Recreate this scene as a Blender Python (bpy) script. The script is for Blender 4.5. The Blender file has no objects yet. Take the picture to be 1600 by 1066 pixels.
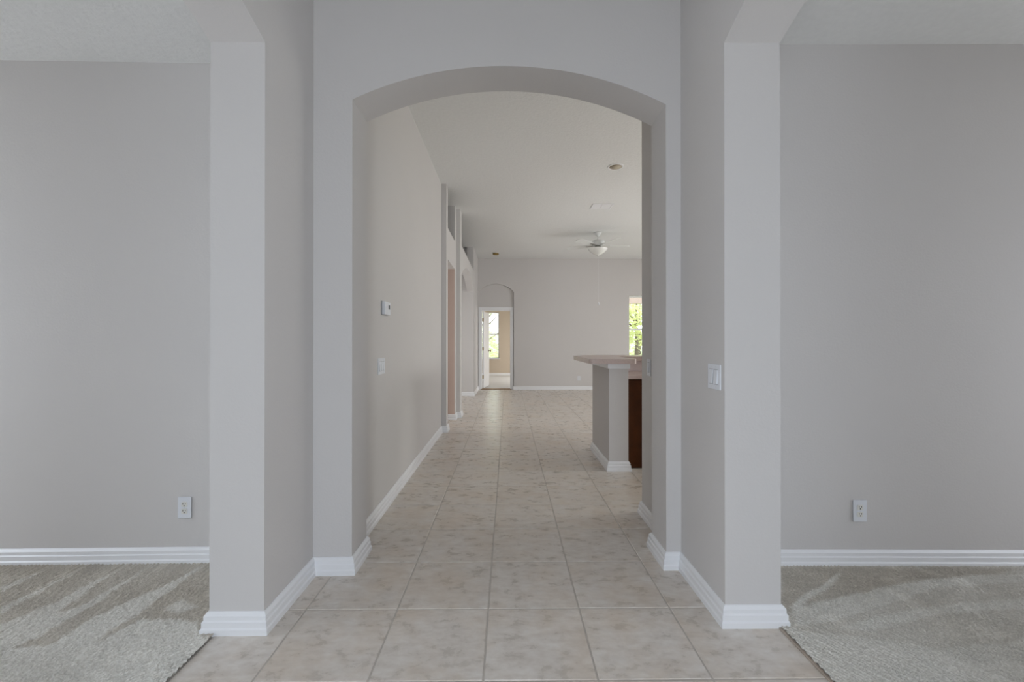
import bpy, bmesh, math, random
from mathutils import Vector, Matrix
from mathutils.geometry import tessellate_polygon
from mathutils import noise as mnoise

random.seed(7)
S = bpy.context.scene
COL = S.collection
PI = math.pi

# ------------------------------------------------------------------ camera
cam_d = bpy.data.cameras.new('camera')
cam_d.sensor_width = 36.0
cam_d.lens = 667.0 / 1600.0 * 36.0
cam_d.clip_start = 0.05
cam = bpy.data.objects.new('camera', cam_d)
COL.objects.link(cam)
cam.location = (0, 0, 1.266)
cam.rotation_euler = (math.radians(90 + 0.172), 0, -math.atan(6.5 / 667.0))
S.camera = cam

# ------------------------------------------------------------------ view, world, lights
S.view_settings.view_transform = 'Standard'
S.view_settings.look = 'None'
S.view_settings.exposure = 0.0
S.view_settings.gamma = 1.0
S.view_settings.use_curve_mapping = False

world = bpy.data.worlds.new('overcast_sky')
S.world = world
world.use_nodes = True
bg = world.node_tree.nodes['Background']
bg.inputs[0].default_value = (0.93, 0.97, 1.0, 1)
bg.inputs[1].default_value = 3.4

def area(name, loc, rot, sx, sy, power, color):
    d = bpy.data.lights.new(name, 'AREA')
    d.shape = 'RECTANGLE'
    d.size, d.size_y = sx, sy
    d.energy = power
    d.color = color
    o = bpy.data.objects.new(name, d)
    COL.objects.link(o)
    o.location = loc
    o.rotation_euler = rot
    return o

# daylight arriving through the windows of the house, plus added fill (each in a built opening)
# blue skylight slants down into the rooms, light bounced off the ground outside slants up
SKY = (0.70, 0.85, 1.0)
BOUNCE = (1.0, 0.965, 0.92)
def opening_light(name, loc, rz, sx, sy, sky, bounce, sky_color=SKY, bounce_color=BOUNCE, down=42, up=38):
    area(name + '_sky', loc, (PI / 2 - math.radians(down), 0, rz), sx, sy, sky, sky_color)
    area(name + '_ground', (loc[0], loc[1], loc[2] - 0.05), (PI / 2 + math.radians(up), 0, rz), sx, sy, bounce, bounce_color)
opening_light('daylight_side_left', (-4.95, 0.9, 1.45), -PI / 2, 2.2, 1.7, 26, 2, (0.68, 0.80, 1.0), (0.70, 0.80, 1.0), 42, 62)
opening_light('daylight_side_right', (4.95, 0.7, 1.45), PI / 2, 2.2, 1.7, 15, 1, (0.66, 0.76, 1.0), BOUNCE, 42, 50)
opening_light('daylight_entry', (-0.05, -2.25, 1.35), 0, 1.1, 2.1, 54, 1, (0.70, 0.83, 1.0))
opening_light('daylight_sliders', (6.36, 7.6, 1.25), PI / 2, 3.4, 2.2, 44, 1, (1.0, 0.955, 0.98), BOUNCE, 38, 35)
opening_light('daylight_kitchen', (6.36, 3.9, 1.62), PI / 2, 1.2, 1.1, 84, 1, (0.97, 1.0, 0.985))
opening_light('fill_passage', (-2.40, 6.55, 1.35), -PI / 2, 0.8, 1.5, 1.6, 0.4, (1.0, 0.80, 0.70), BOUNCE, 10, 10)  # added fill from the left, no window known in the passage
opening_light('fill_alcove', (-2.40, 8.7, 1.35), -PI / 2, 1.4, 1.5, 2.0, 0.5, (1.0, 0.92, 0.88), BOUNCE, 10, 10)  # added fill behind the alcove to lift surfaces facing left
opening_light('fill_bedroom', (2.36, 14.2, 1.5), PI / 2, 1.4, 1.5, 74, 4, (1.0, 0.985, 0.97))  # unseen side lamp added to light up the bedroom

# ------------------------------------------------------------------ materials
def mat(name, color, rough=0.6, var=0.0, scale=6.0, bump=0.0, bscale=120.0, metallic=0.0, spec=0.5, color2=None):
    m = bpy.data.materials.new(name)
    m.use_nodes = True
    nt = m.node_tree
    p = nt.nodes['Principled BSDF']
    p.inputs['Base Color'].default_value = (*color, 1)
    p.inputs['Roughness'].default_value = rough
    p.inputs['Metallic'].default_value = metallic
    p.inputs['Specular IOR Level'].default_value = spec
    tc = nt.nodes.new('ShaderNodeTexCoord')
    if var or color2:
        n = nt.nodes.new('ShaderNodeTexNoise')
        n.inputs['Scale'].default_value = scale
        n.inputs['Detail'].default_value = 5
        r = nt.nodes.new('ShaderNodeValToRGB')
        c2 = color2 or tuple(c * (1 - var) for c in color)
        r.color_ramp.elements[0].position = 0.35
        r.color_ramp.elements[1].position = 0.65
        r.color_ramp.elements[0].color = (*c2, 1)
        r.color_ramp.elements[1].color = (*color, 1)
        nt.links.new(tc.outputs['Object'], n.inputs['Vector'])
        nt.links.new(n.outputs['Fac'], r.inputs['Fac'])
        nt.links.new(r.outputs['Color'], p.inputs['Base Color'])
    if bump:
        n2 = nt.nodes.new('ShaderNodeTexNoise')
        n2.inputs['Scale'].default_value = bscale
        n2.inputs['Detail'].default_value = 3
        b = nt.nodes.new('ShaderNodeBump')
        b.inputs['Strength'].default_value = bump
        b.inputs['Distance'].default_value = 0.004
        nt.links.new(tc.outputs['Object'], n2.inputs['Vector'])
        nt.links.new(n2.outputs['Fac'], b.inputs['Height'])
        nt.links.new(b.outputs['Normal'], p.inputs['Normal'])
    return m

M_wall = mat('painted_drywall', (0.64, 0.615, 0.597), 0.75, 0.015, 1.2, 0.18, 90, spec=0.25)
M_ceil = mat('textured_ceiling', (0.80, 0.80, 0.785), 0.9, 0.03, 30, 0.75, 45, spec=0.1)
M_tan = mat('tan_bedroom_paint', (0.60, 0.51, 0.41), 0.8, 0.02, 2, 0.1, 90, spec=0.2)
M_pink = mat('rosy_bounce_tint', (0.60, 0.465, 0.40), 0.8, 0.02, 2, 0.1, 90, spec=0.2)  # warm bounced light put into the cross wall's colour
M_trim = mat('white_trim_paint', (0.84, 0.84, 0.85), 0.35, 0.01, 3)
M_plastic = mat('white_plastic', (0.75, 0.765, 0.80), 0.35, 0.01, 8)
M_ivory = mat('ivory_plastic', (0.74, 0.73, 0.68), 0.35, 0.01, 8)
M_dark = mat('dark_slot', (0.02, 0.02, 0.018), 0.5, 0.2, 30)
M_shadowgap = mat('grey_plastic', (0.42, 0.42, 0.43), 0.5, 0.05, 30)
M_screen = mat('grey_lcd', (0.09, 0.1, 0.1), 0.25, 0.1, 40)
M_grout = mat('grout', (0.57, 0.52, 0.465), 0.9, 0.15, 20)
M_brass = mat('aged_brass', (0.36, 0.26, 0.10), 0.35, 0.2, 30, metallic=0.9)
M_steel = mat('satin_nickel', (0.5, 0.48, 0.44), 0.35, 0.1, 30, metallic=0.9)
M_fan = mat('white_fan_enamel', (0.76, 0.77, 0.75), 0.35, 0.01, 6)
M_bowl = mat('frosted_glass_bowl', (0.86, 0.86, 0.82), 0.25, 0.06, 14)
M_baffle = mat('cream_baffle', (0.46, 0.40, 0.30), 0.5, 0.05, 20)
M_bulb = mat('white_bulb_glass', (0.85, 0.84, 0.8), 0.2, 0.02, 20)
M_laminate = mat('pink_beige_laminate', (0.60, 0.48, 0.44), 0.3, 0.10, 60)
M_splash = mat('pale_pink_laminate', (0.80, 0.69, 0.68), 0.3, 0.04, 60)
M_wood = mat('dark_cherry_wood', (0.075, 0.022, 0.005), 0.45, 0.35, 7, spec=0.15)
M_edge = mat('tan_edging', (0.46, 0.38, 0.31), 0.6, 0.15, 20)
M_thresh = mat('oak_threshold', (0.30, 0.19, 0.10), 0.5, 0.2, 20)
M_lawn = mat('lawn', (0.46, 0.52, 0.26), 0.9, 0.4, 3)
M_bark = mat('bark', (0.16, 0.12, 0.09), 0.9, 0.4, 12, 0.5, 30)
M_stucco = mat('pink_stucco', (0.70, 0.55, 0.50), 0.9, 0.04, 8, 0.3, 60)

def leaf_mat(name, c1, c2):
    m = mat(name, c1, 0.5, 0.0, 2.5, color2=c2)
    nt = m.node_tree
    p = nt.nodes['Principled BSDF']
    out = nt.nodes['Material Output']
    t = nt.nodes.new('ShaderNodeBsdfTranslucent')
    mix = nt.nodes.new('ShaderNodeMixShader')
    mix.inputs[0].default_value = 0.45
    t.inputs[0].default_value = (*[min(1, c * 1.5) for c in c1], 1)
    nt.links.new(p.outputs[0], mix.inputs[1])
    nt.links.new(t.outputs[0], mix.inputs[2])
    nt.links.new(mix.outputs[0], out.inputs['Surface'])
    return m
M_leaf1 = leaf_mat('fresh_leaf', (0.66, 0.70, 0.36), (0.44, 0.52, 0.24))
M_leaf2 = leaf_mat('grey_green_leaf', (0.66, 0.70, 0.50), (0.46, 0.52, 0.36))

def glass_mat():
    m = bpy.data.materials.new('window_glass')
    m.use_nodes = True
    nt = m.node_tree
    nt.nodes.remove(nt.nodes['Principled BSDF'])
    out = nt.nodes['Material Output']
    t = nt.nodes.new('ShaderNodeBsdfTransparent')
    t.inputs[0].default_value = (0.95, 0.97, 0.96, 1)
    g = nt.nodes.new('ShaderNodeBsdfGlossy')
    g.inputs['Roughness'].default_value = 0.02
    mix = nt.nodes.new('ShaderNodeMixShader')
    mix.inputs[0].default_value = 0.06
    nt.links.new(t.outputs[0], mix.inputs[1])
    nt.links.new(g.outputs[0], mix.inputs[2])
    nt.links.new(mix.outputs[0], out.inputs['Surface'])
    return m
M_glass = glass_mat()

def tile_mat():
    m = bpy.data.materials.new('mottled_ceramic_tile')
    m.use_nodes = True
    nt = m.node_tree
    L = nt.links.new
    p = nt.nodes['Principled BSDF']
    p.inputs['Specular IOR Level'].default_value = 0.45
    tc = nt.nodes.new('ShaderNodeTexCoord')
    oi = nt.nodes.new('ShaderNodeObjectInfo')
    sc = nt.nodes.new('ShaderNodeVectorMath'); sc.operation = 'SCALE'
    cb = nt.nodes.new('ShaderNodeCombineXYZ')
    mu = nt.nodes.new('ShaderNodeMath'); mu.operation = 'MULTIPLY'; mu.inputs[1].default_value = 37.0
    ad = nt.nodes.new('ShaderNodeVectorMath'); ad.operation = 'ADD'
    L(oi.outputs['Random'], mu.inputs[0])
    L(mu.outputs[0], cb.inputs[0]); L(mu.outputs[0], cb.inputs[2])
    L(tc.outputs['Object'], ad.inputs[0]); L(cb.outputs[0], ad.inputs[1])
    mp = nt.nodes.new('ShaderNodeMapping')
    mp.inputs['Scale'].default_value = (1.0, 1.5, 1.0)
    L(ad.outputs[0], mp.inputs['Vector'])
    n1 = nt.nodes.new('ShaderNodeTexNoise')
    n1.inputs['Scale'].default_value = 11.0; n1.inputs['Detail'].default_value = 12
    n1.inputs['Roughness'].default_value = 0.66; n1.inputs['Distortion'].default_value = 0.15
    L(mp.outputs[0], n1.inputs['Vector'])
    r1 = nt.nodes.new('ShaderNodeValToRGB')
    e = r1.color_ramp.elements
    e[0].position = 0.22; e[0].color = (0.53, 0.475, 0.415, 1)
    e[1].position = 0.78; e[1].color = (0.82, 0.785, 0.74, 1)
    k = e.new(0.5); k.color = (0.695, 0.642, 0.585, 1)
    L(n1.outputs['Fac'], r1.inputs['Fac'])
    n2 = nt.nodes.new('ShaderNodeTexNoise')
    n2.inputs['Scale'].default_value = 3.4; n2.inputs['Detail'].default_value = 8
    n2.inputs['Roughness'].default_value = 0.62
    L(ad.outputs[0], n2.inputs['Vector'])
    r2 = nt.nodes.new('ShaderNodeValToRGB')
    r2.color_ramp.elements[0].position = 0.42; r2.color_ramp.elements[0].color = (0, 0, 0, 1)
    r2.color_ramp.elements[1].position = 0.78; r2.color_ramp.elements[1].color = (0.8, 0.8, 0.8, 1)
    L(n2.outputs['Fac'], r2.inputs['Fac'])
    mx = nt.nodes.new('ShaderNodeMix'); mx.data_type = 'RGBA'
    L(r2.outputs['Color'], mx.inputs['Factor'])
    L(r1.outputs['Color'], mx.inputs['A'])
    mx.inputs['B'].default_value = (0.64, 0.53, 0.42, 1)
    mp2 = nt.nodes.new('ShaderNodeMapping')
    mp2.inputs['Scale'].default_value = (14.0, 34.0, 1.0)
    L(ad.outputs[0], mp2.inputs['Vector'])
    n3 = nt.nodes.new('ShaderNodeTexNoise')
    n3.inputs['Scale'].default_value = 1.0; n3.inputs['Detail'].default_value = 5; n3.inputs['Distortion'].default_value = 0.6
    L(mp2.outputs[0], n3.inputs['Vector'])
    r3 = nt.nodes.new('ShaderNodeValToRGB')
    r3.color_ramp.elements[0].position = 0.34; r3.color_ramp.elements[0].color = (0.90, 0.885, 0.87, 1)
    r3.color_ramp.elements[1].position = 0.60; r3.color_ramp.elements[1].color = (1, 1, 1, 1)
    L(n3.outputs['Fac'], r3.inputs['Fac'])
    m3 = nt.nodes.new('ShaderNodeMix'); m3.data_type = 'RGBA'; m3.blend_type = 'MULTIPLY'
    m3.inputs['Factor'].default_value = 1.0
    L(mx.outputs['Result'], m3.inputs['A']); L(r3.outputs['Color'], m3.inputs['B'])
    L(m3.outputs['Result'], p.inputs['Base Color'])
    rr = nt.nodes.new('ShaderNodeMapRange')
    rr.inputs['To Min'].default_value = 0.20; rr.inputs['To Max'].default_value = 0.38
    L(n1.outputs['Fac'], rr.inputs['Value']); L(rr.outputs[0], p.inputs['Roughness'])
    b = nt.nodes.new('ShaderNodeBump'); b.inputs['Strength'].default_value = 0.08; b.inputs['Distance'].default_value = 0.003
    L(n1.outputs['Fac'], b.inputs['Height']); L(b.outputs[0], p.inputs['Normal'])
    return m
M_tile = tile_mat()

def carpet_mat():
    m = bpy.data.materials.new('looped_carpet')
    m.use_nodes = True
    nt = m.node_tree
    L = nt.links.new
    p = nt.nodes['Principled BSDF']
    p.inputs['Roughness'].default_value = 0.95
    p.inputs['Specular IOR Level'].default_value = 0.05
    at = nt.nodes.new('ShaderNodeAttribute'); at.attribute_name = 'nap'
    tc = nt.nodes.new('ShaderNodeTexCoord')
    n = nt.nodes.new('ShaderNodeTexNoise'); n.inputs['Scale'].default_value = 140; n.inputs['Detail'].default_value = 4
    L(tc.outputs['Object'], n.inputs['Vector'])
    mx = nt.nodes.new('ShaderNodeMix'); mx.data_type = 'RGBA'
    mx.inputs['A'].default_value = (0.60, 0.54, 0.455, 1)
    mx.inputs['B'].default_value = (0.93, 0.905, 0.84, 1)
    L(at.outputs['Fac'], mx.inputs['Factor'])
    mm = nt.nodes.new('ShaderNodeMix'); mm.data_type = 'RGBA'; mm.blend_type = 'MULTIPLY'
    mm.inputs['Factor'].default_value = 1.0
    r = nt.nodes.new('ShaderNodeValToRGB')
    r.color_ramp.elements[0].position = 0.36; r.color_ramp.elements[0].color = (0.76, 0.75, 0.73, 1)
    r.color_ramp.elements[1].position = 0.65; r.color_ramp.elements[1].color = (1, 1, 1, 1)
    L(n.outputs['Fac'], r.inputs['Fac'])
    L(mx.outputs['Result'], mm.inputs['A']); L(r.outputs['Color'], mm.inputs['B'])
    L(mm.outputs['Result'], p.inputs['Base Color'])
    b = nt.nodes.new('ShaderNodeBump'); b.inputs['Strength'].default_value = 0.6; b.inputs['Distance'].default_value = 0.006
    L(n.outputs['Fac'], b.inputs['Height']); L(b.outputs[0], p.inputs['Normal'])
    return m
M_carpet = carpet_mat()

# ------------------------------------------------------------------ helpers
def link(name, bm, m, parent=None, smooth=False, at=None):
    me = bpy.data.meshes.new(name)
    bmesh.ops.recalc_face_normals(bm, faces=bm.faces[:])
    bm.to_mesh(me)
    bm.free()
    if smooth:
        for f in me.polygons:
            f.use_smooth = True
    for x in (m if isinstance(m, (list, tuple)) else [m]):
        me.materials.append(x)
    o = bpy.data.objects.new(name, me)
    COL.objects.link(o)
    if at:
        o.location = at
    if parent:
        o.parent = parent
    return o

def tag(o, label, cat, group=None, kind=None):
    o['label'] = label
    o['category'] = cat
    if group: o['group'] = group
    if kind: o['kind'] = kind
    return o

def struct(o, label, cat='wall'):
    return tag(o, label, cat, kind='structure')

def thing(name, label, cat, loc=(0, 0, 0), rz=0.0, group=None, kind=None):
    o = bpy.data.objects.new(name, None)
    o.empty_display_size = 0.1
    COL.objects.link(o)
    o.location = loc
    o.rotation_euler = (0, 0, rz)
    return tag(o, label, cat, group, kind)

def box(bm, x0, x1, y0, y1, z0, z1, bev=0.0):
    r = bmesh.ops.create_cube(bm, size=1.0, matrix=Matrix.Translation(((x0 + x1) / 2, (y0 + y1) / 2, (z0 + z1) / 2)) @ Matrix.Diagonal((x1 - x0, y1 - y0, z1 - z0, 1)))
    if bev:
        es = list({e for v in r['verts'] for e in v.link_edges})
        bmesh.ops.bevel(bm, geom=es, offset=bev, segments=2, affect='EDGES', profile=0.6)
    return bm

def boxm(*a, bev=0.0):
    return box(bmesh.new(), *a, bev=bev)

def lathe(bm, prof, n=24, cx=0, cy=0, axis='z'):
    rings = []
    for r, z in prof:
        ring = []
        for i in range(n):
            a = 2 * PI * i / n
            p = (cx + r * math.cos(a), cy + r * math.sin(a), z) if axis == 'z' else (cx + r * math.cos(a), z, cy + r * math.sin(a))
            ring.append(bm.verts.new(p))
        rings.append(ring)
    for a, b in zip(rings, rings[1:]):
        for i in range(n):
            bm.faces.new((a[i], a[(i + 1) % n], b[(i + 1) % n], b[i]))
    for ring in (rings[0], rings[-1]):
        try: bm.faces.new(ring)
        except ValueError: pass
    return bm

def arc(a0, a1, zs, s, n=48):
    """segmental arch points from (a0, zs) over to (a1, zs), rise s"""
    h = abs(a1 - a0) / 2
    R = (h * h + s * s) / (2 * s)
    c = (a0 + a1) / 2
    t = math.asin(min(1, h / R))
    sg = 1 if a1 > a0 else -1
    return [(c + sg * R * math.sin(-t + 2 * t * i / n), zs + s - R + R * math.cos(-t + 2 * t * i / n)) for i in range(n + 1)]

def prism(axis, outer, a0, a1, holes=(), shear=None):
    """a polygon (with holes) in the plane across 'axis', given thickness a0..a1"""
    bm = bmesh.new()
    loops = [outer] + list(holes)
    def P(p, a):
        x, y, z = (a, p[0], p[1]) if axis == 'x' else ((p[0], a, p[1]) if axis == 'y' else (p[0], p[1], a))
        if shear: x, y = shear(x, y)
        return (x, y, z)
    va = [bm.verts.new(P(p, a0)) for l in loops for p in l]
    vb = [bm.verts.new(P(p, a1)) for l in loops for p in l]
    tris = tessellate_polygon([[Vector((p[0], p[1], 0)) for p in l] for l in loops])
    for t in tris:
        for vs in (va, vb):
            try: bm.faces.new([vs[i] for i in t])
            except ValueError: pass
    k = 0
    for l in loops:
        n = len(l)
        for i in range(n):
            j = (i + 1) % n
            bm.faces.new((va[k + i], va[k + j], vb[k + j], vb[k + i]))
        k += n
    return bm

def rect(a0, a1, z0, z1):
    return [(a0, z0), (a1, z0), (a1, z1), (a0, z1)]

PROF = [(0.0, -0.004), (0.026, -0.004), (0.026, 0.024), (0.021, 0.031), (0.021, 0.054), (0.0155, 0.060), (0.0155, 0.077), (0.008, 0.088), (0.004, 0.092), (0.0, 0.092)]
def baseboard(name, path, i0, i1, label, side=-1, z0=0.0):
    """moulding along path[i0..i1], mitred where the path goes on; side -1 = to the right of the walk"""
    bm = bmesh.new()
    def nrm(a, b):
        d = (Vector(b) - Vector(a)).normalized()
        return Vector((-d.y, d.x)) * side
    rows = []
    for i in range(i0, i1 + 1):
        n1 = nrm(path[i - 1], path[i]) if i > 0 else None
        n2 = nrm(path[i], path[i + 1]) if i < len(path) - 1 else None
        if n1 is None: m = n2
        elif n2 is None: m = n1
        else: m = (n1 + n2) / (1 + n1.dot(n2))
        rows.append([bm.verts.new((path[i][0] + m.x * o, path[i][1] + m.y * o, z0 + z)) for o, z in PROF])
    n = len(PROF)
    for a, b in zip(rows, rows[1:]):
        for j in range(n):
            k = (j + 1) % n
            bm.faces.new((a[j], a[k], b[k], b[j]))
    bm.faces.new(rows[0]); bm.faces.new(rows[-1])
    return struct(link(name, bm, M_trim), label, 'baseboard')

CEIL = 3.5
FAR = 11.4

# ------------------------------------------------------------------ floor
TP = 0.4318
TX0, TY0 = -0.0922, 1.600
G = 0.0038
floor = struct(link('floor', boxm(-3.4, 6.7, -2.5, 11.62, -0.08, -0.003), M_grout), 'beige mottled ceramic tile floor running down the hall', 'floor')

def tile_mesh(w, d):
    bm = bmesh.new()
    rows = []
    for inset, z in ((0, -0.012), (0, -0.0022), (0.0022, 0.0)):
        rows.append([bm.verts.new(p) for p in ((inset, inset, z), (w - inset, inset, z), (w - inset, d - inset, z), (inset, d - inset, z))])
    for a, b in zip(rows, rows[1:]):
        for i in range(4):
            bm.faces.new((a[i], a[(i + 1) % 4], b[(i + 1) % 4], b[i]))
    bm.faces.new(rows[-1])
    bmesh.ops.recalc_face_normals(bm, faces=bm.faces[:])
    me = bpy.data.meshes.new('tile')
    bm.to_mesh(me); bm.free()
    me.materials.append(M_tile)
    return me
full = tile_mesh(TP - 2 * G, TP - 2 * G)
CUTL = -1.270
cut_l = tile_mesh((TX0 - 2 * TP) - CUTL - 2 * G, TP - 2 * G)
rest = bmesh.new()
def rest_tile(x0, x1, y0, y1):
    v = [[rest.verts.new(p) for p in ((x0 + i, y0 + i, z), (x1 - i, y0 + i, z), (x1 - i, y1 - i, z), (x0 + i, y1 - i, z))] for i, z in ((G, -0.010), (G, -0.0022), (G + 0.0022, 0.0))]
    for a, b in zip(v, v[1:]):
        for i in range(4):
            rest.faces.new((a[i], a[(i + 1) % 4], b[(i + 1) % 4], b[i]))
    rest.faces.new(v[-1])
n_tiles = 0
for k in range(-9, 23):
    y0 = TY0 + k * TP
    y1 = y0 + TP
    for c in range(-7, 15):
        x0 = TX0 + c * TP
        x1 = x0 + TP
        foyer = y0 < 2.3
        if foyer:
            if x0 > 1.1 or x1 < CUTL + 0.02: continue
            lo = max(x0, CUTL)
        else:
            lo = x0
            if y1 < 2.6 and (x0 < -1.4 or x1 > 1.3): continue
            if y0 < 5.9 and x1 < -1.4: continue
            if x0 > 6.4 or x1 < -2.5: continue
        xm, ym = (x0 + x1) / 2, (y0 + y1) / 2
        vis = ym > 1.2 and -1.5 < xm
        if not foyer:
            vis = vis and -1.1 < xm < (1.15 if ym < 3.2 else min(2.95, 0.36 * ym)) and not (1.3 < xm and 4.3 < ym < 5.2)
        if vis:
            o = bpy.data.objects.new('tile', cut_l if lo > x0 else full)
            COL.objects.link(o)
            o.location = (lo + G, y0 + G, random.uniform(-0.0004, 0.0002))
            o.parent = floor
            n_tiles += 1
        else:
            rest_tile(lo, x1, y0, y1)
o = link('tile_field', rest, M_tile, floor)
o['kind'] = 'stuff'

# carpets of the two front rooms, with the tracks the vacuum left in the pile
def inside(p, poly):
    c = False
    j = len(poly) - 1
    for i in range(len(poly)):
        if (poly[i][1] > p[1]) != (poly[j][1] > p[1]) and p[0] < (poly[j][0] - poly[i][0]) * (p[1] - poly[i][1]) / (poly[j][1] - poly[i][1]) + poly[i][0]:
            c = not c
        j = i
    return c

def carpet(xa, xb, fine, tracks, label, base, wall_y, slant):
    x0, x1 = min(xa, xb), max(xa, xb)
    fx0, fx1, fy0 = fine
    def steps(a, b, lo, hi, f, g):
        out, v = [], a
        while v < b - 1e-6:
            out.append(v)
            v += f if lo - 1e-6 <= v < hi - 1e-6 else g
        out.append(b)
        return out
    xs = sorted(set([x0, x1, fx0, fx1] + [round(fx0 + i * 0.004, 5) for i in range(int((fx1 - fx0) / 0.004) + 1)] + [x0 + (x1 - x0) * i / 12 for i in range(13)]))
    ys = sorted(set([-2.29] + [round(fy0 + i * 0.0075, 5) for i in range(int((2.35 - fy0) / 0.0075) + 1)] + [-2.29 + i * 0.3 for i in range(int((fy0 + 2.29) / 0.3) + 1)])) + [9.0]
    xs = [a for i, a in enumerate(xs) if i == 0 or a - xs[i - 1] > 0.002]
    nx = len(xs)
    verts, nap = [], []
    for yy in ys:
        for x in xs:
            y = min(yy, wall_y(x) - 0.006)
            f = fx0 <= x <= fx1 and y >= fy0
            z = 0.010
            v = base
            if f:
                wob = mnoise.noise(Vector((x * 9, y * 9, 3.1)))
                ph = (x + 0.010 * wob + slant * (y - 2.0)) / (0.0165 * math.hypot(1, slant))
                loop = mnoise.noise(Vector((x * 80, y * 50, 0.4)))
                z += 0.0052 * math.sin(2 * PI * ph) * (0.7 + 0.6 * wob) + 0.0045 * loop
                jx = x + 0.02 * mnoise.noise(Vector((x * 6, y * 6, 9))) + 0.012 * loop
                jy = y + 0.015 * mnoise.noise(Vector((x * 7, y * 7, 5))) + 0.012 * loop
                v = 0
                for q in range(3):
                    u = base
                    ox, oy = random.uniform(-0.010, 0.010), random.uniform(-0.010, 0.010)
                    for poly, val in tracks:
                        if inside((jx + ox, jy + oy), poly):
                            u = val
                    v += u / 3
                v += 0.18 * mnoise.noise(Vector((x * 2.6, y * 2.6, 1.7)))
            verts.append((x, y, z))
            nap.append(max(0.0, min(1.0, v)))
    faces = [(j * nx + i, j * nx + i + 1, (j + 1) * nx + i + 1, (j + 1) * nx + i) for j in range(len(ys) - 1) for i in range(nx - 1)]
    me = bpy.data.meshes.new('carpet')
    me.from_pydata(verts, [], faces)
    a = me.attributes.new('nap', 'FLOAT', 'POINT')
    a.data.foreach_set('value', nap)
    for p in me.polygons: p.use_smooth = True
    me.materials.append(M_carpet)
    o = bpy.data.objects.new('carpet', me)
    COL.objects.link(o)
    return tag(o, label, 'carpet', kind='stuff')
TR_L = [([(-2.547, 2.398), (-2.582, 2.199), (-2.537, 2.161)], 0.8),
        ([(-2.363, 2.388), (-2.392, 2.038), (-2.332, 1.987)], 0.8),
        ([(-2.146, 2.386), (-2.19, 2.089), (-2.259, 1.925), (-2.14, 1.824), (-2.1, 2.02)], 0.8),
        ([(-2.006, 2.393), (-2.038, 2.049), (-2.166, 1.957), (-2.19, 1.824), (-2.042, 1.701), (-2.001, 1.846), (-1.977, 2.034)], 0.85),
        ([(-1.711, 2.402), (-1.797, 2.158), (-1.876, 1.975), (-1.896, 1.787), (-2.136, 1.766), (-1.702, 1.409), (-1.104, 1.403), (-1.259, 1.829), (-1.299, 1.839), (-1.398, 1.93), (-1.667, 1.959), (-1.716, 1.79), (-1.735, 1.881), (-1.704, 2.046)], 0.92),
        ([(-1.599, 2.03), (-1.593, 2.107), (-1.476, 2.044), (-1.518, 1.979)], 0.8)]
TR_R = [([(1.524, 2.367), (2.505, 2.357), (2.85, 2.333), (2.531, 2.281), (2.107, 2.215), (1.752, 2.123), (1.316, 1.987), (1.28, 1.987)], 0.25),
        ([(1.852, 2.347), (1.68, 2.238), (1.321, 2.002), (1.376, 1.994), (1.643, 2.175)], 1.0),
        ([(1.316, 1.987), (1.467, 2.03), (1.752, 2.123), (2.107, 2.215), (2.531, 2.281), (2.855, 2.283), (2.773, 2.218), (2.201, 2.166), (1.763, 2.012), (1.482, 1.915), (1.265, 1.884)], 0.95),
        ([(1.446, 1.869), (1.907, 1.996), (2.598, 2.079), (2.506, 2.005), (1.98, 1.949), (1.563, 1.842)], 0.95),
        ([(1.227, 1.852), (1.085, 1.456), (1.876, 1.448), (2.339, 1.804), (1.756, 1.728), (1.503, 1.812)], 0.9)]
carpet(-4.99, -1.266, (-3.1, -1.266, 1.3), TR_L, 'taupe looped carpet with pale vacuum tracks, left of the tiled entry', 0.22, lambda x: 2.475 + 0.013 * (x + 1.7), -0.85)
carpet(1.209, 4.99, (1.209, 3.1, 1.3), TR_R, 'grey beige looped carpet with faint vacuum tracks, right of the tiled entry', 0.62, lambda x: 2.413 - 0.014 * (x - 1.5), 0.6)
struct(link('trim_1', boxm(1.1985, 1.212, -2.29, 1.90, -0.01, 0.006, bev=0.002), M_edge), 'thin tan edging strip between tile and right-hand carpet', 'trim')
struct(link('floor.001', boxm(-5.1, -3.4, -2.5, 2.6, -0.08, -0.004), M_grout), 'slab under the left front room carpet', 'floor')
struct(link('floor.002', boxm(-2.7, 2.5, 11.62, 16.5, -0.08, 0.006), mat('pale_bedroom_carpet', (0.66, 0.64, 0.62), 0.95, 0.1, 90, 0.5, 220, spec=0.05)), 'pale carpet of the bedroom beyond the far door', 'floor')

# ------------------------------------------------------------------ walls
LX, RX = -1.065, 0.972           # foyer wall faces
# left foyer wall with arched opening to the left room
pl = [(-2.3, 0), (0.08, 0)] + arc(0.08, 1.88, 2.583, 0.165) + [(1.88, 0), (2.36, 0), (2.36, CEIL), (-2.3, CEIL)]
struct(link('wall_foyer_left', prism('x', pl, -1.303, LX), M_wall), 'off-white foyer wall on the left, ending in a square pier beside an arched opening')
pr = [(-2.3, 0), (0.105, 0)] + arc(0.105, 1.905, 2.613, 0.165) + [(1.905, 0), (2.40, 0), (2.40, CEIL), (-2.3, CEIL)]
struct(link('wall_foyer_right', prism('x', pr, RX, 1.224), M_wall), 'off-white foyer wall on the right, ending in a square pier with a double switch')
# arch wall across the foyer end (turned about a degree)
pa = [(-1.3, 0), (-0.855, 0)] + arc(-0.855, 0.888, 2.603, 0.20) + [(0.888, 0), (1.22, 0), (1.22, CEIL), (-1.3, CEIL)]
struct(link('wall_arch', prism('y', pa, 2.352, 2.592, shear=lambda x, y: (x, y + 0.0195 * (x + 0.855))), M_wall), 'wall with the wide segmental arch between foyer and hall')
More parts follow.
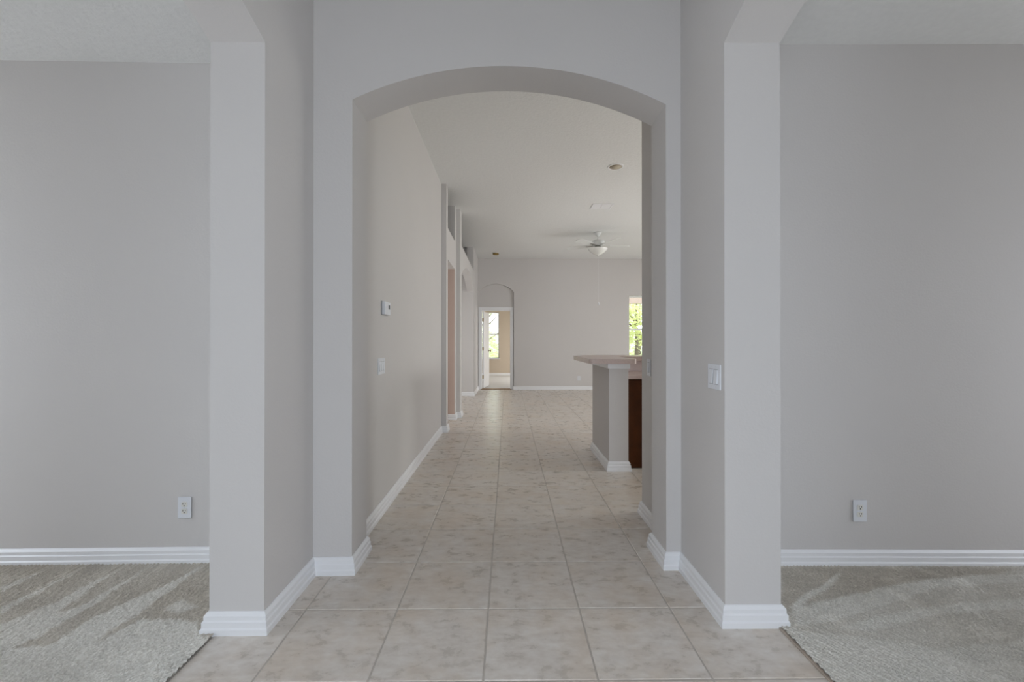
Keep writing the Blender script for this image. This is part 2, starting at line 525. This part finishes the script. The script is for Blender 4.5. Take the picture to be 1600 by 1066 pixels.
# back walls of the front rooms
struct(link('wall_left_room_back', prism('y', rect(-5.0, -1.29, -0.01, CEIL), 2.475, 2.6, shear=lambda x, y: (x, y + 0.013 * (x + 1.7))), M_wall), 'plain back wall of the left front room with one outlet')
struct(link('wall_right_room_back', prism('y', rect(1.21, 5.0, -0.01, CEIL), 2.413, 2.56, shear=lambda x, y: (x, y - 0.014 * (x - 1.5))), M_wall), 'plain back wall of the right front room with one outlet')
struct(link('wall_left_room_side', prism('x', rect(-2.5, 2.6, -0.01, CEIL), -5.15, -5.0, holes=[rect(-0.2, 2.0, 0.6, 2.3)]), M_wall), 'far left side wall of the left front room')
struct(link('wall_right_room_side', prism('x', rect(-2.5, 2.6, -0.01, CEIL), 5.0, 5.15, holes=[rect(-0.4, 1.8, 0.6, 2.3)]), M_wall), 'far right side wall of the right front room')
wf = prism('y', rect(-5.1, 5.1, 0, CEIL), -2.5, -2.3, holes=[rect(-0.6, 0.5, 0.3, 2.4)])
struct(link('wall_front', wf, M_wall), 'front wall of the house behind the viewer with the glazed entry')
# hall left wall, first pilaster and passage opening
HX = -0.938
struct(link('wall_hall_left', boxm(-1.10, HX, 2.55, 6.03, -0.01, CEIL), M_wall), 'long plain hall wall on the left with thermostat and switch')
PX = -0.866
pp = [(6.02, -0.01), (6.17, -0.01), (6.17, 2.462), (6.985, 2.462), (6.985, -0.01), (7.19, -0.01), (7.19, CEIL), (6.985, CEIL), (6.985, 2.917), (6.17, 2.917), (6.17, CEIL), (6.02, CEIL)]
struct(link('wall_passage', prism('x', pp, -1.02, PX), M_wall), 'short wall past the hall with square passage opening and plant shelf opening above')
QX = -0.803
pq = [(7.185, -0.01), (7.44, -0.01)] + arc(7.44, 10.06, 2.46, 0.27) + [(10.06, -0.01), (FAR, -0.01), (FAR, CEIL), (10.0, CEIL), (10.0, 2.95), (7.44, 2.95), (7.44, CEIL), (7.185, CEIL)]
struct(link('wall_alcove', prism('x', pq, -0.96, QX), M_wall), 'wall with tall arched alcove opening left of the far door')
struct(link('wall_passage_back', boxm(-2.5, -0.869, 6.972, 7.2, -0.01, 2.84), M_pink), 'cross wall tinted rosy for warm bounced light, seen through the square passage opening')
struct(link('wall_shelf_back', boxm(-2.5, -0.99, 7.06, 7.2, 2.84, CEIL), M_wall), 'grey wall end above the passage plant shelf')
struct(link('wall_alcove_back', boxm(-2.5, -0.95, 10.0605, 10.2, -0.01, CEIL), M_wall), 'grey cross wall seen through the arched alcove opening')
struct(link('wall_passage_side', prism('x', rect(5.9, FAR, -0.01, CEIL), -2.6, -2.45, holes=[rect(6.15, 6.95, 0.6, 2.1), rect(8.0, 9.4, 0.6, 2.1)]), M_wall), 'hidden outer wall of the passage and alcove')  # openings added for the passage and alcove fill lamps
struct(link('wall_passage_front', boxm(-2.5, -1.0, 5.9, 6.02, -0.01, CEIL), M_wall), 'near cross wall closing the passage')
struct(link('ceiling_passage', boxm(-2.5, -0.99, 6.02, 7.06, 2.84, 2.916), M_wall), 'plant shelf over the passage', 'ceiling')
struct(link('ceiling_alcove', boxm(-2.5, -0.955, 7.2, 10.06, 2.86, 2.949), M_wall), 'plant shelf over the alcove', 'ceiling')
# hall right wall
struct(link('wall_hall_right', boxm(0.992, 1.13, 2.6, 3.15, -0.01, CEIL), M_wall), 'short hall wall on the right between arch and kitchen')
struct(link('wall_kitchen_near', boxm(1.10, 6.5, 2.62, 2.75, -0.01, CEIL), M_wall), 'kitchen wall behind the right front room')
wr = prism('x', [(2.6, -0.01), (11.6, -0.01), (11.6, CEIL), (2.6, CEIL)], 6.4, 6.55, holes=[[(5.9, 0.1), (9.3, 0.1), (9.3, 2.4), (5.9, 2.4)], [(3.3, 1.05), (4.5, 1.05), (4.5, 2.2), (3.3, 2.2)]])
struct(link('wall_great_room_right', wr, M_wall), 'right side wall of the great room with glass sliders')
# far wall: arched recess, door opening, window
RD = 0.06                       # depth of the arched recess
RC0, RC1 = -0.80, 0.163
po = [(-2.5, -0.01), (RC0, -0.01), (RC0, 2.61)] + arc(RC0, RC1, 2.61, 0.215)[1:] + [(RC1, -0.01), (6.5, -0.01), (6.5, CEIL), (-2.5, CEIL)]
W0, W1, WZ0, WZ1 = 3.25, 4.55, 0.885, 2.52
struct(link('wall_far', prism('y', po, FAR, FAR + RD, holes=[rect(W0, W1, WZ0, WZ1)]), M_wall), 'far wall of the great room with arched recess around the door and a window')
D0, D1, DZ = -0.714, 0.078, 2.135
pd = [(-2.6, -0.01), (D0, -0.01), (D0, DZ), (D1, DZ), (D1, -0.01), (6.5, -0.01), (6.5, CEIL), (-2.6, CEIL)]
struct(link('wall_recess', prism('y', pd, FAR + RD, FAR + 0.25, holes=[rect(W0, W1, WZ0, WZ1)]), [M_wall]), 'back of the arched recess holding the bedroom doorway')
# ceilings
can = [(1.37 + 0.085 * math.cos(2 * PI * i / 32), 5.41 + 0.085 * math.sin(2 * PI * i / 32)) for i in range(32)]
struct(link('ceiling', prism('z', [(-2.6, 2.4), (6.6, 2.4), (6.6, 11.6), (-2.6, 11.6)], CEIL, CEIL + 0.1, holes=[can]), M_ceil), 'high knockdown-textured ceiling over hall and great room', 'ceiling')
struct(link('ceiling_foyer', boxm(-1.31, 1.23, -2.5, 2.42, CEIL, CEIL + 0.1), M_ceil), 'high foyer ceiling above the frame', 'ceiling')
struct(link('ceiling_left_room', boxm(-5.1, -1.29, -2.5, 2.55, 2.876, 2.98), M_ceil), 'lower ceiling of the left front room', 'ceiling')
struct(link('ceiling_right_room', boxm(1.21, 5.1, -2.5, 2.5, 2.962, 3.06), M_ceil), 'lower ceiling of the right front room', 'ceiling')
# bedroom beyond the door
BY = 16.24
BW0, BW1, BZ0, BZ1 = -1.25, -0.329, 0.655, 2.41
struct(link('wall_bedroom_far', prism('y', rect(-2.7, 2.5, 0, 2.8), BY, BY + 0.15, holes=[rect(BW0, BW1, BZ0, BZ1)]), M_tan), 'tan bedroom wall with the bright window, beyond the far door')
struct(link('wall_bedroom_left', boxm(-2.75, -2.6, 11.6, 16.4, 0, 2.8), M_tan), 'tan left wall of the bedroom')
wbr = prism('x', [(11.6, 0), (16.4, 0), (16.4, 2.8), (11.6, 2.8)], 2.4, 2.55, holes=[[(13.5, 0.75), (14.9, 0.75), (14.9, 2.25), (13.5, 2.25)]])  # opening added for the unseen bedroom fill lamp
struct(link('wall_bedroom_right', wbr, M_tan), 'tan right wall of the bedroom')
struct(link('wall_bedroom_near', boxm(-2.6, 2.4, FAR + 0.252, FAR + 0.262, 2.3, 2.8), M_tan), 'tan band over the bedroom side of the doorway')
struct(link('ceiling_bedroom', boxm(-2.75, 2.55, FAR + 0.25, 16.4, 2.8, 2.9), M_ceil), 'bedroom ceiling', 'ceiling')

# ------------------------------------------------------------------ baseboards
PL = [(-4.95, 2.433), (-1.303, 2.480), (-1.303, 1.88), (LX, 1.88), (LX, 2.348), (-0.855, 2.352), (-0.855, 2.592), (HX, 2.592), (HX, 6.02), (PX, 6.02), (PX, 6.17), (-1.02, 6.17)]
baseboard('baseboard_left_room', PL, 0, 1, 'white stepped baseboard along the left room back wall')
baseboard('baseboard_foyer_left', PL, 1, 4, 'white stepped baseboard wrapped round the left foyer pier')
baseboard('baseboard_arch_left', PL, 4, 7, 'white stepped baseboard round the left foot of the wide arch')
baseboard('baseboard_hall_left', PL, 7, 8, 'long white baseboard along the left hall wall')
baseboard('baseboard_passage', PL, 8, 11, 'white baseboard round the first narrow pilaster on the left')
PR = [(4.95, 2.364), (1.224, 2.416), (1.224, 1.905), (RX, 1.905), (RX, 2.388), (0.888, 2.386), (0.888, 2.626), (0.992, 2.628), (0.992, 3.15), (1.13, 3.15)]
baseboard('baseboard_right_room', PR, 0, 1, 'white stepped baseboard along the right room back wall', 1)
baseboard('baseboard_foyer_right', PR, 1, 4, 'white stepped baseboard wrapped round the right foyer pier', 1)
baseboard('baseboard_arch_right', PR, 4, 7, 'white stepped baseboard round the right foot of the wide arch', 1)
baseboard('baseboard_hall_right', PR, 7, 9, 'white baseboard on the short right hall wall', 1)
PQ = [(-1.0, 6.972), (PX, 6.972), (PX, 7.185), (QX, 7.185), (QX, 7.44), (-0.96, 7.44)]
baseboard('baseboard_pilaster', PQ, 1, 5, 'white baseboard round the second narrow pilaster on the left')
baseboard('baseboard_passage_back', [(-2.4, 6.972), (PX, 6.972), (PX, 7.1)], 0, 1, 'white baseboard on the rosy cross wall in the passage')
baseboard('baseboard_alcove_back', [(-2.4, 10.06), (QX, 10.06), (QX, FAR)], 0, 1, 'white baseboard on the alcove cross wall')
PF = [(-2.4, 10.06), (QX, 10.06), (QX, FAR + 0.05)]
baseboard('baseboard_alcove', PF, 1, 2, 'white baseboard between alcove arch and far door')
baseboard('baseboard_far', [(RC1, FAR + RD), (RC1, FAR), (6.4, FAR)], 0, 2, 'white baseboard along the far wall right of the door')
baseboard('baseboard_bedroom', [(-2.6, BY), (2.4, BY)], 0, 1, 'white baseboard under the bedroom window', z0=0.006)

# ------------------------------------------------------------------ doorway and door
tr = bmesh.new()
cw = 0.072
box(tr, D0 - cw, D0 + 0.004, FAR + RD - 0.018, FAR + RD, 0, DZ + cw, bev=0.004)
box(tr, D1 - 0.004, D1 + cw, FAR + RD - 0.018, FAR + RD, 0, DZ + cw, bev=0.004)
box(tr, D0 + 0.004, D1 - 0.004, FAR + RD - 0.018, FAR + RD, DZ - 0.004, DZ + cw, bev=0.004)
struct(link('trim_2', tr, M_trim), 'white casing around the far bedroom doorway', 'door casing')
jb = bmesh.new()
box(jb, D0, D0 + 0.018, FAR + RD, FAR + 0.252, 0, DZ)
box(jb, D1 - 0.018, D1, FAR + RD, FAR + 0.252, 0, DZ)
box(jb, D0 + 0.018, D1 - 0.018, FAR + RD, FAR + 0.252, DZ - 0.018, DZ)
struct(link('trim_3', jb, M_trim), 'white jamb lining of the far bedroom doorway', 'door jamb')
struct(link('trim_4', boxm(D0 - 0.02, D1 + 0.02, FAR + RD - 0.03, FAR + 0.255, -0.004, 0.012, bev=0.004), M_thresh), 'brown wood threshold in the far doorway', 'threshold')

door = thing('door_1', 'white bedroom door standing open inward with brass hinges', 'door', (D0 + 0.058, FAR + 0.262, 0.02), math.radians(81), kind='structure')
DW, DH, DT = 0.735, 2.09, 0.035
link('leaf', boxm(0, DW, 0, DT, 0, DH, bev=0.002), M_trim, door)
for (za, zb) in ((0.18, 0.92), (1.06, 1.48), (1.60, 1.96)):
    for xa in (0.11, 0.41):
        for (ya, yb) in ((-0.004, 0.0), (DT, DT + 0.004)):
            link('door_panel', boxm(xa, xa + 0.22, ya, yb, za, zb, bev=0.0015), M_trim, door)
kb = lathe(bmesh.new(), [(0.028, -0.002), (0.028, -0.008), (0.012, -0.012), (0.012, -0.035), (0.026, -0.042), (0.030, -0.055), (0.022, -0.066), (0.002, -0.069)], 16, axis='y')
kn = link('door_knob', kb, M_brass, door, True, at=(DW - 0.07, 0, 1.0))
kb = lathe(bmesh.new(), [(0.028, 0.037), (0.028, 0.043), (0.012, 0.047), (0.012, 0.070), (0.026, 0.077), (0.030, 0.09), (0.022, 0.101), (0.002, 0.104)], 16, axis='y')
link('door_knob', kb, M_brass, door, True, at=(DW - 0.07, 0, 1.0))
for z in (0.30, 1.07, 1.86):
    hb = lathe(bmesh.new(), [(0.009, -0.05), (0.009, 0.05)], 10)
    box(hb, -0.012, 0.012, 0.0, 0.034, -0.048, 0.048)
    link('hinge', hb, M_brass, door, at=(-0.010, 0.012, z))

# ------------------------------------------------------------------ windows
def window(name, x0, x1, z0, z1, y, depth, label, mid):
    """vinyl single-hung window standing in the wall opening, outer face at y+depth"""
    w = thing(name, label, 'window', ((x0 + x1) / 2, y, z0), kind='structure')
    hw, H = (x1 - x0) / 2, z1 - z0
    f = 0.035
    ya, yb = depth - 0.06, depth - 0.01
    bm = bmesh.new()
    box(bm, -hw, -hw + f, ya, yb, 0, H); box(bm, hw - f, hw, ya, yb, 0, H)
    box(bm, -hw + f, hw - f, ya, yb, 0, f); box(bm, -hw + f, hw - f, ya, yb, H - f, H)
    link('window_frame', bm, M_trim, w)
    link('meeting_rail', boxm(-hw + f, hw - f, ya - 0.005, yb - 0.005, mid - 0.022, mid + 0.022, bev=0.003), M_trim, w)
    link('pane', boxm(-hw + f, hw - f, ya + 0.022, ya + 0.026, f, mid - 0.022), M_glass, w)
    link('pane', boxm(-hw + f, hw - f, ya + 0.030, ya + 0.034, mid + 0.022, H - f), M_glass, w)
    link('window_sill', boxm(-hw - 0.03, hw + 0.03, -0.03, ya, -0.028, 0.0, bev=0.004), M_trim, w)
    return w
window('window_1', BW0, BW1, BZ0, BZ1, BY, 0.15, 'bright white-framed bedroom window seen through the open far door', 1.575 - BZ0)
window('window_2', W0, W1, WZ0, WZ1, FAR, 0.22, 'white-framed window in the far wall above the bar, leafy outside', 1.612 - WZ0)

# ------------------------------------------------------------------ kitchen bar
struct(link('wall_bar', boxm(0.997, 1.188, 4.197, 5.02, -0.01, 1.0615), M_wall), 'low wing of the half wall under the breakfast bar, nearest the hall', 'half wall')
struct(link('wall_bar_run', boxm(1.188, 3.2, 4.83, 5.02, -0.01, 1.0615), M_wall), 'low half wall run behind the kitchen counter', 'half wall')
bt = bmesh.new()
box(bt, 0.982, 1.202, 4.182, 4.197, 1.008, 1.062, bev=0.003)
box(bt, 0.982, 0.997, 4.197, 5.035, 1.008, 1.062, bev=0.003)
box(bt, 0.997, 3.2, 5.02, 5.035, 1.008, 1.062, bev=0.003)
struct(link('trim_5', bt, M_trim), 'white trim band on the half wall just under the bar top', 'trim')
baseboard('baseboard_bar', [(3.2, 5.02), (0.997, 5.02), (0.997, 4.197), (1.188, 4.197), (1.188, 4.265)], 0, 4, 'white baseboard round the foot of the bar half wall', -1)
def rounded(pts, radii, n=6):
    out = []
    N = len(pts)
    for i, p in enumerate(pts):
        r = radii[i]
        a, b, c = Vector(pts[i - 1]), Vector(p), Vector(pts[(i + 1) % N])
        if r <= 0: out.append(tuple(b)); continue
        u, v = (a - b).normalized(), (c - b).normalized()
        p0, p1 = b + u * r, b + v * r
        for k in range(n + 1):
            t = k / n
            q = p0 * (1 - t) ** 2 + b * 2 * t * (1 - t) + p1 * t * t
            out.append((q.x, q.y))
    return out
tp = rounded([(0.772, 4.03), (1.222, 4.03), (1.222, 4.72), (3.22, 4.72), (3.22, 5.30), (1.02, 5.30), (0.772, 5.06)], [0.05, 0.03, 0.02, 0, 0, 0.08, 0.08])
tb = prism('z', tp, 1.062, 1.108)
eds = [e for e in tb.edges if len(e.link_faces) == 2 and abs(e.calc_face_angle(0)) > 1.2 and abs(e.verts[0].co.z - e.verts[1].co.z) < 1e-5]
bmesh.ops.bevel(tb, geom=eds, offset=0.014, segments=3, affect='EDGES')
tag(link('bar_top', tb, M_laminate), 'pinkish beige breakfast bar top overhanging the half wall, rounded corners', 'countertop')
cab = thing('kitchen_cabinet', 'dark cherry base cabinet beside the half wall', 'cabinet', (1.193, 4.27, 0))
link('cabinet_body', boxm(0.0, 1.3, 0.02, 0.56, 0.0, 0.898), M_wood, cab)
for i in range(2):
    dd = link('cabinet_door', boxm(0.006 + i * 0.65, 0.644 + i * 0.65, 0.0, 0.02, 0.008, 0.886, bev=0.003), M_wood, cab)
    link('knob', lathe(bmesh.new(), [(0.006, 0.0), (0.006, -0.015), (0.015, -0.02), (0.013, -0.029), (0.001, -0.031)], 12, 0.61 if i == 0 else 0.69, 0.8, 'y'), M_brass, dd, True)
kc = thing('kitchen_countertop', 'pale pink kitchen counter with backsplash, just behind the bar', 'countertop', (1.193, 4.235, 0.899))
link('counter_slab', boxm(0.0, 1.36, 0.0, 0.590, 0.0, 0.042, bev=0.008), M_laminate, kc)
link('backsplash', boxm(0.0, 1.36, 0.570, 0.590, 0.042, 0.16, bev=0.004), M_splash, kc)

# ------------------------------------------------------------------ ceiling fixtures
FX, FY = 1.83, 8.66
fan = thing('ceiling_fan', 'white five-blade ceiling fan with a frosted bowl light', 'ceiling fan', (FX, FY, CEIL))
link('canopy', lathe(bmesh.new(), [(0.005, 0), (0.075, 0), (0.075, -0.018), (0.055, -0.05), (0.026, -0.075), (0.016, -0.085)], 24), M_fan, fan, True)
link('downrod', lathe(bmesh.new(), [(0.0125, -0.07), (0.0125, -0.16)], 12), M_fan, fan, True)
link('motor_housing', lathe(bmesh.new(), [(0.02, -0.15), (0.07, -0.155), (0.13, -0.18), (0.138, -0.205), (0.138, -0.235), (0.115, -0.265), (0.07, -0.275), (0.02, -0.277)], 28), M_fan, fan, True)
link('switch_housing', lathe(bmesh.new(), [(0.06, -0.272), (0.06, -0.315), (0.085, -0.325), (0.085, -0.335), (0.02, -0.336)], 24), M_steel, fan, True)
bw = link('light_bowl', lathe(bmesh.new(), [(0.185, -0.328), (0.196, -0.332), (0.194, -0.342), (0.165, -0.378), (0.120, -0.415), (0.070, -0.446), (0.022, -0.470), (0.002, -0.474)], 28), M_bowl, fan, True)
link('finial', lathe(bmesh.new(), [(0.012, -0.466), (0.014, -0.476), (0.007, -0.486), (0.001, -0.492)], 12), M_steel, bw, True)
for k in range(5):
    a = math.radians(150 + 72 * k)
    pts = rounded([(0.20, -0.055), (0.66, -0.075), (0.66, 0.075), (0.20, 0.055)], [0.02, 0.06, 0.06, 0.02])
    b = prism('z', pts, -0.004, 0.004)
    bmesh.ops.transform(b, matrix=Matrix.Rotation(a, 4, 'Z') @ Matrix.Translation((0, 0, -0.262)) @ Matrix.Rotation(math.radians(13), 4, 'X'), verts=b.verts[:])
    bl = link('blade', b, M_fan, fan)
    ir = boxm(0.09, 0.25, -0.018, 0.018, -0.008, 0.0, bev=0.002)
    bmesh.ops.transform(ir, matrix=Matrix.Rotation(a, 4, 'Z') @ Matrix.Translation((0, 0, -0.262)) @ Matrix.Rotation(math.radians(13), 4, 'X'), verts=ir.verts[:])
    link('blade_iron', ir, M_steel, bl)
pc = link('pull_chain', lathe(bmesh.new(), [(0.0013, -0.33), (0.0013, -1.42)], 6, 0.0, -0.075), M_trim, fan)
link('chain_fob', lathe(bmesh.new(), [(0.003, -1.415), (0.012, -1.43), (0.014, -1.465), (0.006, -1.49)], 10, 0.0, -0.075), M_trim, pc, True)

rl = thing('recessed_light', 'round recessed can light with cream baffle in the hall ceiling', 'ceiling light', (1.37, 5.41, CEIL))
link('trim_ring', lathe(bmesh.new(), [(0.078, -0.001), (0.080, -0.006), (0.098, -0.006), (0.103, -0.001), (0.103, 0.0), (0.078, 0.0)], 32), M_trim, rl, True)
link('baffle', lathe(bmesh.new(), [(0.080, -0.004), (0.078, 0.01), (0.070, 0.05), (0.066, 0.085), (0.02, 0.088), (0.002, 0.088)], 32), M_baffle, rl, True)
link('bulb', lathe(bmesh.new(), [(0.02, 0.085), (0.035, 0.072), (0.042, 0.060), (0.040, 0.052), (0.026, 0.045), (0.002, 0.043)], 24), M_bulb, rl, True)

vt = thing('ceiling_vent', 'white two-panel supply vent in the ceiling before the fan', 'vent', (1.54, 6.985, CEIL))
vf = bmesh.new()
for a in ((-0.17, 0.17, -0.135, -0.112), (-0.17, 0.17, 0.112, 0.135), (-0.17, -0.147, -0.112, 0.112), (0.147, 0.17, -0.112, 0.112), (-0.010, 0.010, -0.112, 0.112)):
    box(vf, *a, -0.010, 0.0, bev=0.002)
link('vent_frame', vf, M_trim, vt)
link('backing', boxm(-0.147, 0.147, -0.112, 0.112, -0.0012, 0.0), M_plastic, vt)
for s in (-1, 1):
    for i in range(9):
        b = boxm(-0.066, 0.066, -0.0118, 0.0118, -0.0007, 0.0007)
        bmesh.ops.transform(b, matrix=Matrix.Rotation(math.radians(-10), 4, 'X'), verts=b.verts[:])
        link('slat', b, M_trim, vt, at=(s * 0.0785, -0.098 + i * 0.0245, -0.0062))

sd = thing('ceiling_fixture', 'small brass flush fixture on the ceiling before the far arch', 'ceiling light', (-0.30, 10.62, CEIL))
link('fixture_plate', lathe(bmesh.new(), [(0.005, 0), (0.085, 0), (0.085, -0.012), (0.07, -0.02), (0.02, -0.021)], 24), M_ivory, sd, True)
link('fixture_body', lathe(bmesh.new(), [(0.072, -0.018), (0.078, -0.045), (0.06, -0.06), (0.02, -0.064), (0.002, -0.065)], 24), M_brass, sd, True)

# ------------------------------------------------------------------ wall plates (built facing -Y, then turned)
def screw(parent, x, z, m=M_plastic):
    b = lathe(bmesh.new(), [(0.0032, -0.0052), (0.0032, -0.0064), (0.0022, -0.007)], 10, x, z, 'y')
    s = link('screw', b, m, parent)
    link('screw_slot', boxm(x - 0.0026, x + 0.0026, -0.0073, -0.0069, z - 0.0005, z + 0.0005), M_shadowgap, s)

def switch(label, loc, rz, gangs, wide, high=0.118):
    t = thing('light_switch', label, 'light switch', loc, rz, 'switch plates')
    link('switch_plate', boxm(-wide / 2, wide / 2, -0.006, 0.0, -high / 2, high / 2, bev=0.0025), M_plastic, t)
    for g in range(gangs):
        x = (g - (gangs - 1) / 2) * 0.046
        fr = bmesh.new()
        for a in ((x - 0.0185, x + 0.0185, 0.0335, 0.0365), (x - 0.0185, x + 0.0185, -0.0365, -0.0335), (x - 0.0185, x - 0.0168, -0.0335, 0.0335), (x + 0.0168, x + 0.0185, -0.0335, 0.0335)):
            box(fr, a[0], a[1], -0.0066, -0.0058, a[2], a[3])
        link('switch_surround', fr, M_shadowgap, t)
        b = boxm(x - 0.0168, x + 0.0168, -0.0105, -0.005, -0.0332, 0.0332, bev=0.001)
        for v in b.verts:
            if v.co.y < -0.008: v.co.y += 0.0025 * (v.co.z / 0.033)
        link('rocker', b, M_plastic, t)
        screw(t, x, 0.047); screw(t, x, -0.047)
    return t

def outlet(label, loc, rz):
    t = thing('wall_outlet', label, 'outlet', loc, rz, 'outlet plates')
    link('outlet_plate', boxm(-0.0375, 0.0375, -0.006, 0.0, -0.061, 0.061, bev=0.0025), M_plastic, t)
    for s in (-1, 1):
        zc = s * 0.0195
        pts = rounded([(-0.0165, zc - 0.0145), (0.0165, zc - 0.0145), (0.0165, zc + 0.0145), (-0.0165, zc + 0.0145)], [0.008] * 4)
        r = link('receptacle', prism('y', pts, -0.0078, -0.005), M_ivory, t)
        link('slot', boxm(-0.0082, -0.0050, -0.0083, -0.0076, zc - 0.001, zc + 0.009), M_dark, r)
        link('slot', boxm(0.0050, 0.0082, -0.0083, -0.0076, zc + 0.0, zc + 0.008), M_dark, r)
        link('ground_hole', lathe(bmesh.new(), [(0.0034, -0.0076), (0.0034, -0.0083)], 10, 0.0, zc - 0.0075, 'y'), M_dark, r)
    screw(t, 0, 0)
    return t
EAST, WEST = PI / 2, -PI / 2      # turn a -Y facing plate to face +X / -X
switch('white rocker switch plate low on the left hall wall under the thermostat', (HX, 3.165, 1.090), EAST, 3, 0.162)
switch('white double rocker switch on the right foyer wall near the pier edge', (RX, 1.995, 1.105), WEST, 2, 0.120)
switch('faint white switch plate on the short right hall wall facing the kitchen passage', (0.992, 2.985, 1.09), WEST, 1, 0.073)
outlet('white duplex outlet on the left front room back wall', (-1.852, 2.471, 0.318), 0.013)
outlet('white duplex outlet on the right front room back wall', (1.992, 2.403, 0.312), -0.014)
outlet('distant white outlet low on the far great room wall', (1.90, FAR, 0.30), 0.0)

th = thing('thermostat', 'white wall thermostat with small grey display on the left hall wall', 'thermostat', (HX, 3.235, 1.522), EAST)
link('wall_plate', boxm(-0.076, 0.076, -0.008, 0.0, -0.052, 0.052, bev=0.002), M_shadowgap, th)
link('thermostat_body', boxm(-0.072, 0.072, -0.032, -0.008, -0.049, 0.049, bev=0.004), M_plastic, th)
link('display', boxm(0.015, 0.052, -0.0335, -0.0315, -0.006, 0.026, bev=0.0005), M_screen, th)
link('button', boxm(-0.045, -0.015, -0.0345, -0.0315, -0.002, 0.012, bev=0.0008), M_plastic, th)

# ------------------------------------------------------------------ outdoors
struct(link('ground', boxm(-30, 30, 16.45, 60, -0.12, -0.02), M_lawn), 'green lawn behind the house', 'lawn')
struct(link('ground.001', boxm(2.6, 30, 11.65, 16.4, -0.12, -0.02), M_lawn), 'lawn beside the bedroom wing', 'lawn')
struct(link('trim_6', boxm(2.7, 7.5, 13.0, 13.25, 2.455, 2.95), M_stucco), 'pink stucco beam outside the far window', 'beam')

def tree(x, y, h, r, n, leaf, label, name='tree', low=0.2):
    t = thing(name, label, 'tree', (x, y, -0.02))
    tk = lathe(bmesh.new(), [(0.10, 0), (0.08, h * 0.3), (0.05, h * 0.6), (0.015, h * 0.9)], 8)
    link('trunk', tk, M_bark, t, True)
    for k in range(5):
        a, z = random.uniform(0, 6.28), h * random.uniform(0.3, 0.6)
        b = lathe(bmesh.new(), [(0.035, 0), (0.02, r * 0.5), (0.006, r * 0.95)], 6)
        bmesh.ops.transform(b, matrix=Matrix.Translation((0, 0, z)) @ Matrix.Rotation(a, 4, 'Z') @ Matrix.Rotation(math.radians(55), 4, 'Y'), verts=b.verts[:])
        link('branch', b, M_bark, t, True)
    verts, faces = [], []
    clumps = []
    for k in range(26):
        a, u = random.uniform(0, 6.28), random.random() ** 0.5
        clumps.append((r * 0.8 * u * math.cos(a), r * 0.8 * u * math.sin(a), h * random.uniform(low, 0.95), r * random.uniform(0.22, 0.42)))
    for i in range(n):
        cx, cy, cz, cr = random.choice(clumps)
        d = Vector((random.gauss(0, 1), random.gauss(0, 1), random.gauss(0, 1))).normalized() * cr * random.uniform(0.4, 1.0)
        p = Vector((cx, cy, cz)) + d
        s = random.uniform(0.05, 0.10)
        m = Matrix.Rotation(random.uniform(0, 6.28), 3, 'Z') @ Matrix.Rotation(random.uniform(-1.2, 1.2), 3, 'X')
        q = len(verts)
        for v in ((-s, 0, 0), (0, -s * 0.42, s * 0.08), (s, 0, 0), (0, s * 0.42, s * 0.08)):
            verts.append(tuple(p + m @ Vector(v)))
        faces.append((q, q + 1, q + 2, q + 3))
    me = bpy.data.meshes.new('foliage')
    me.from_pydata(verts, [], faces)
    me.materials.append(leaf)
    f = bpy.data.objects.new('foliage', me)
    COL.objects.link(f)
    f.parent = t
    f['kind'] = 'stuff'
tree(-1.0, 20.2, 4.4, 1.4, 2000, M_leaf2, 'sparse grey-green tree right outside the bedroom window')
tree(-1.7, 23.6, 3.0, 1.5, 2600, M_leaf1, 'fresh green bushy tree farther behind the bedroom window', low=0.1)
tree(5.2, 17.2, 3.8, 1.4, 3800, M_leaf1, 'fresh green tree outside the window above the bar', low=0.12)
tree(7.0, 22.6, 5.4, 2.0, 5500, M_leaf2, 'larger grey-green tree behind the fresh green one, outside the bar window', low=0.08)
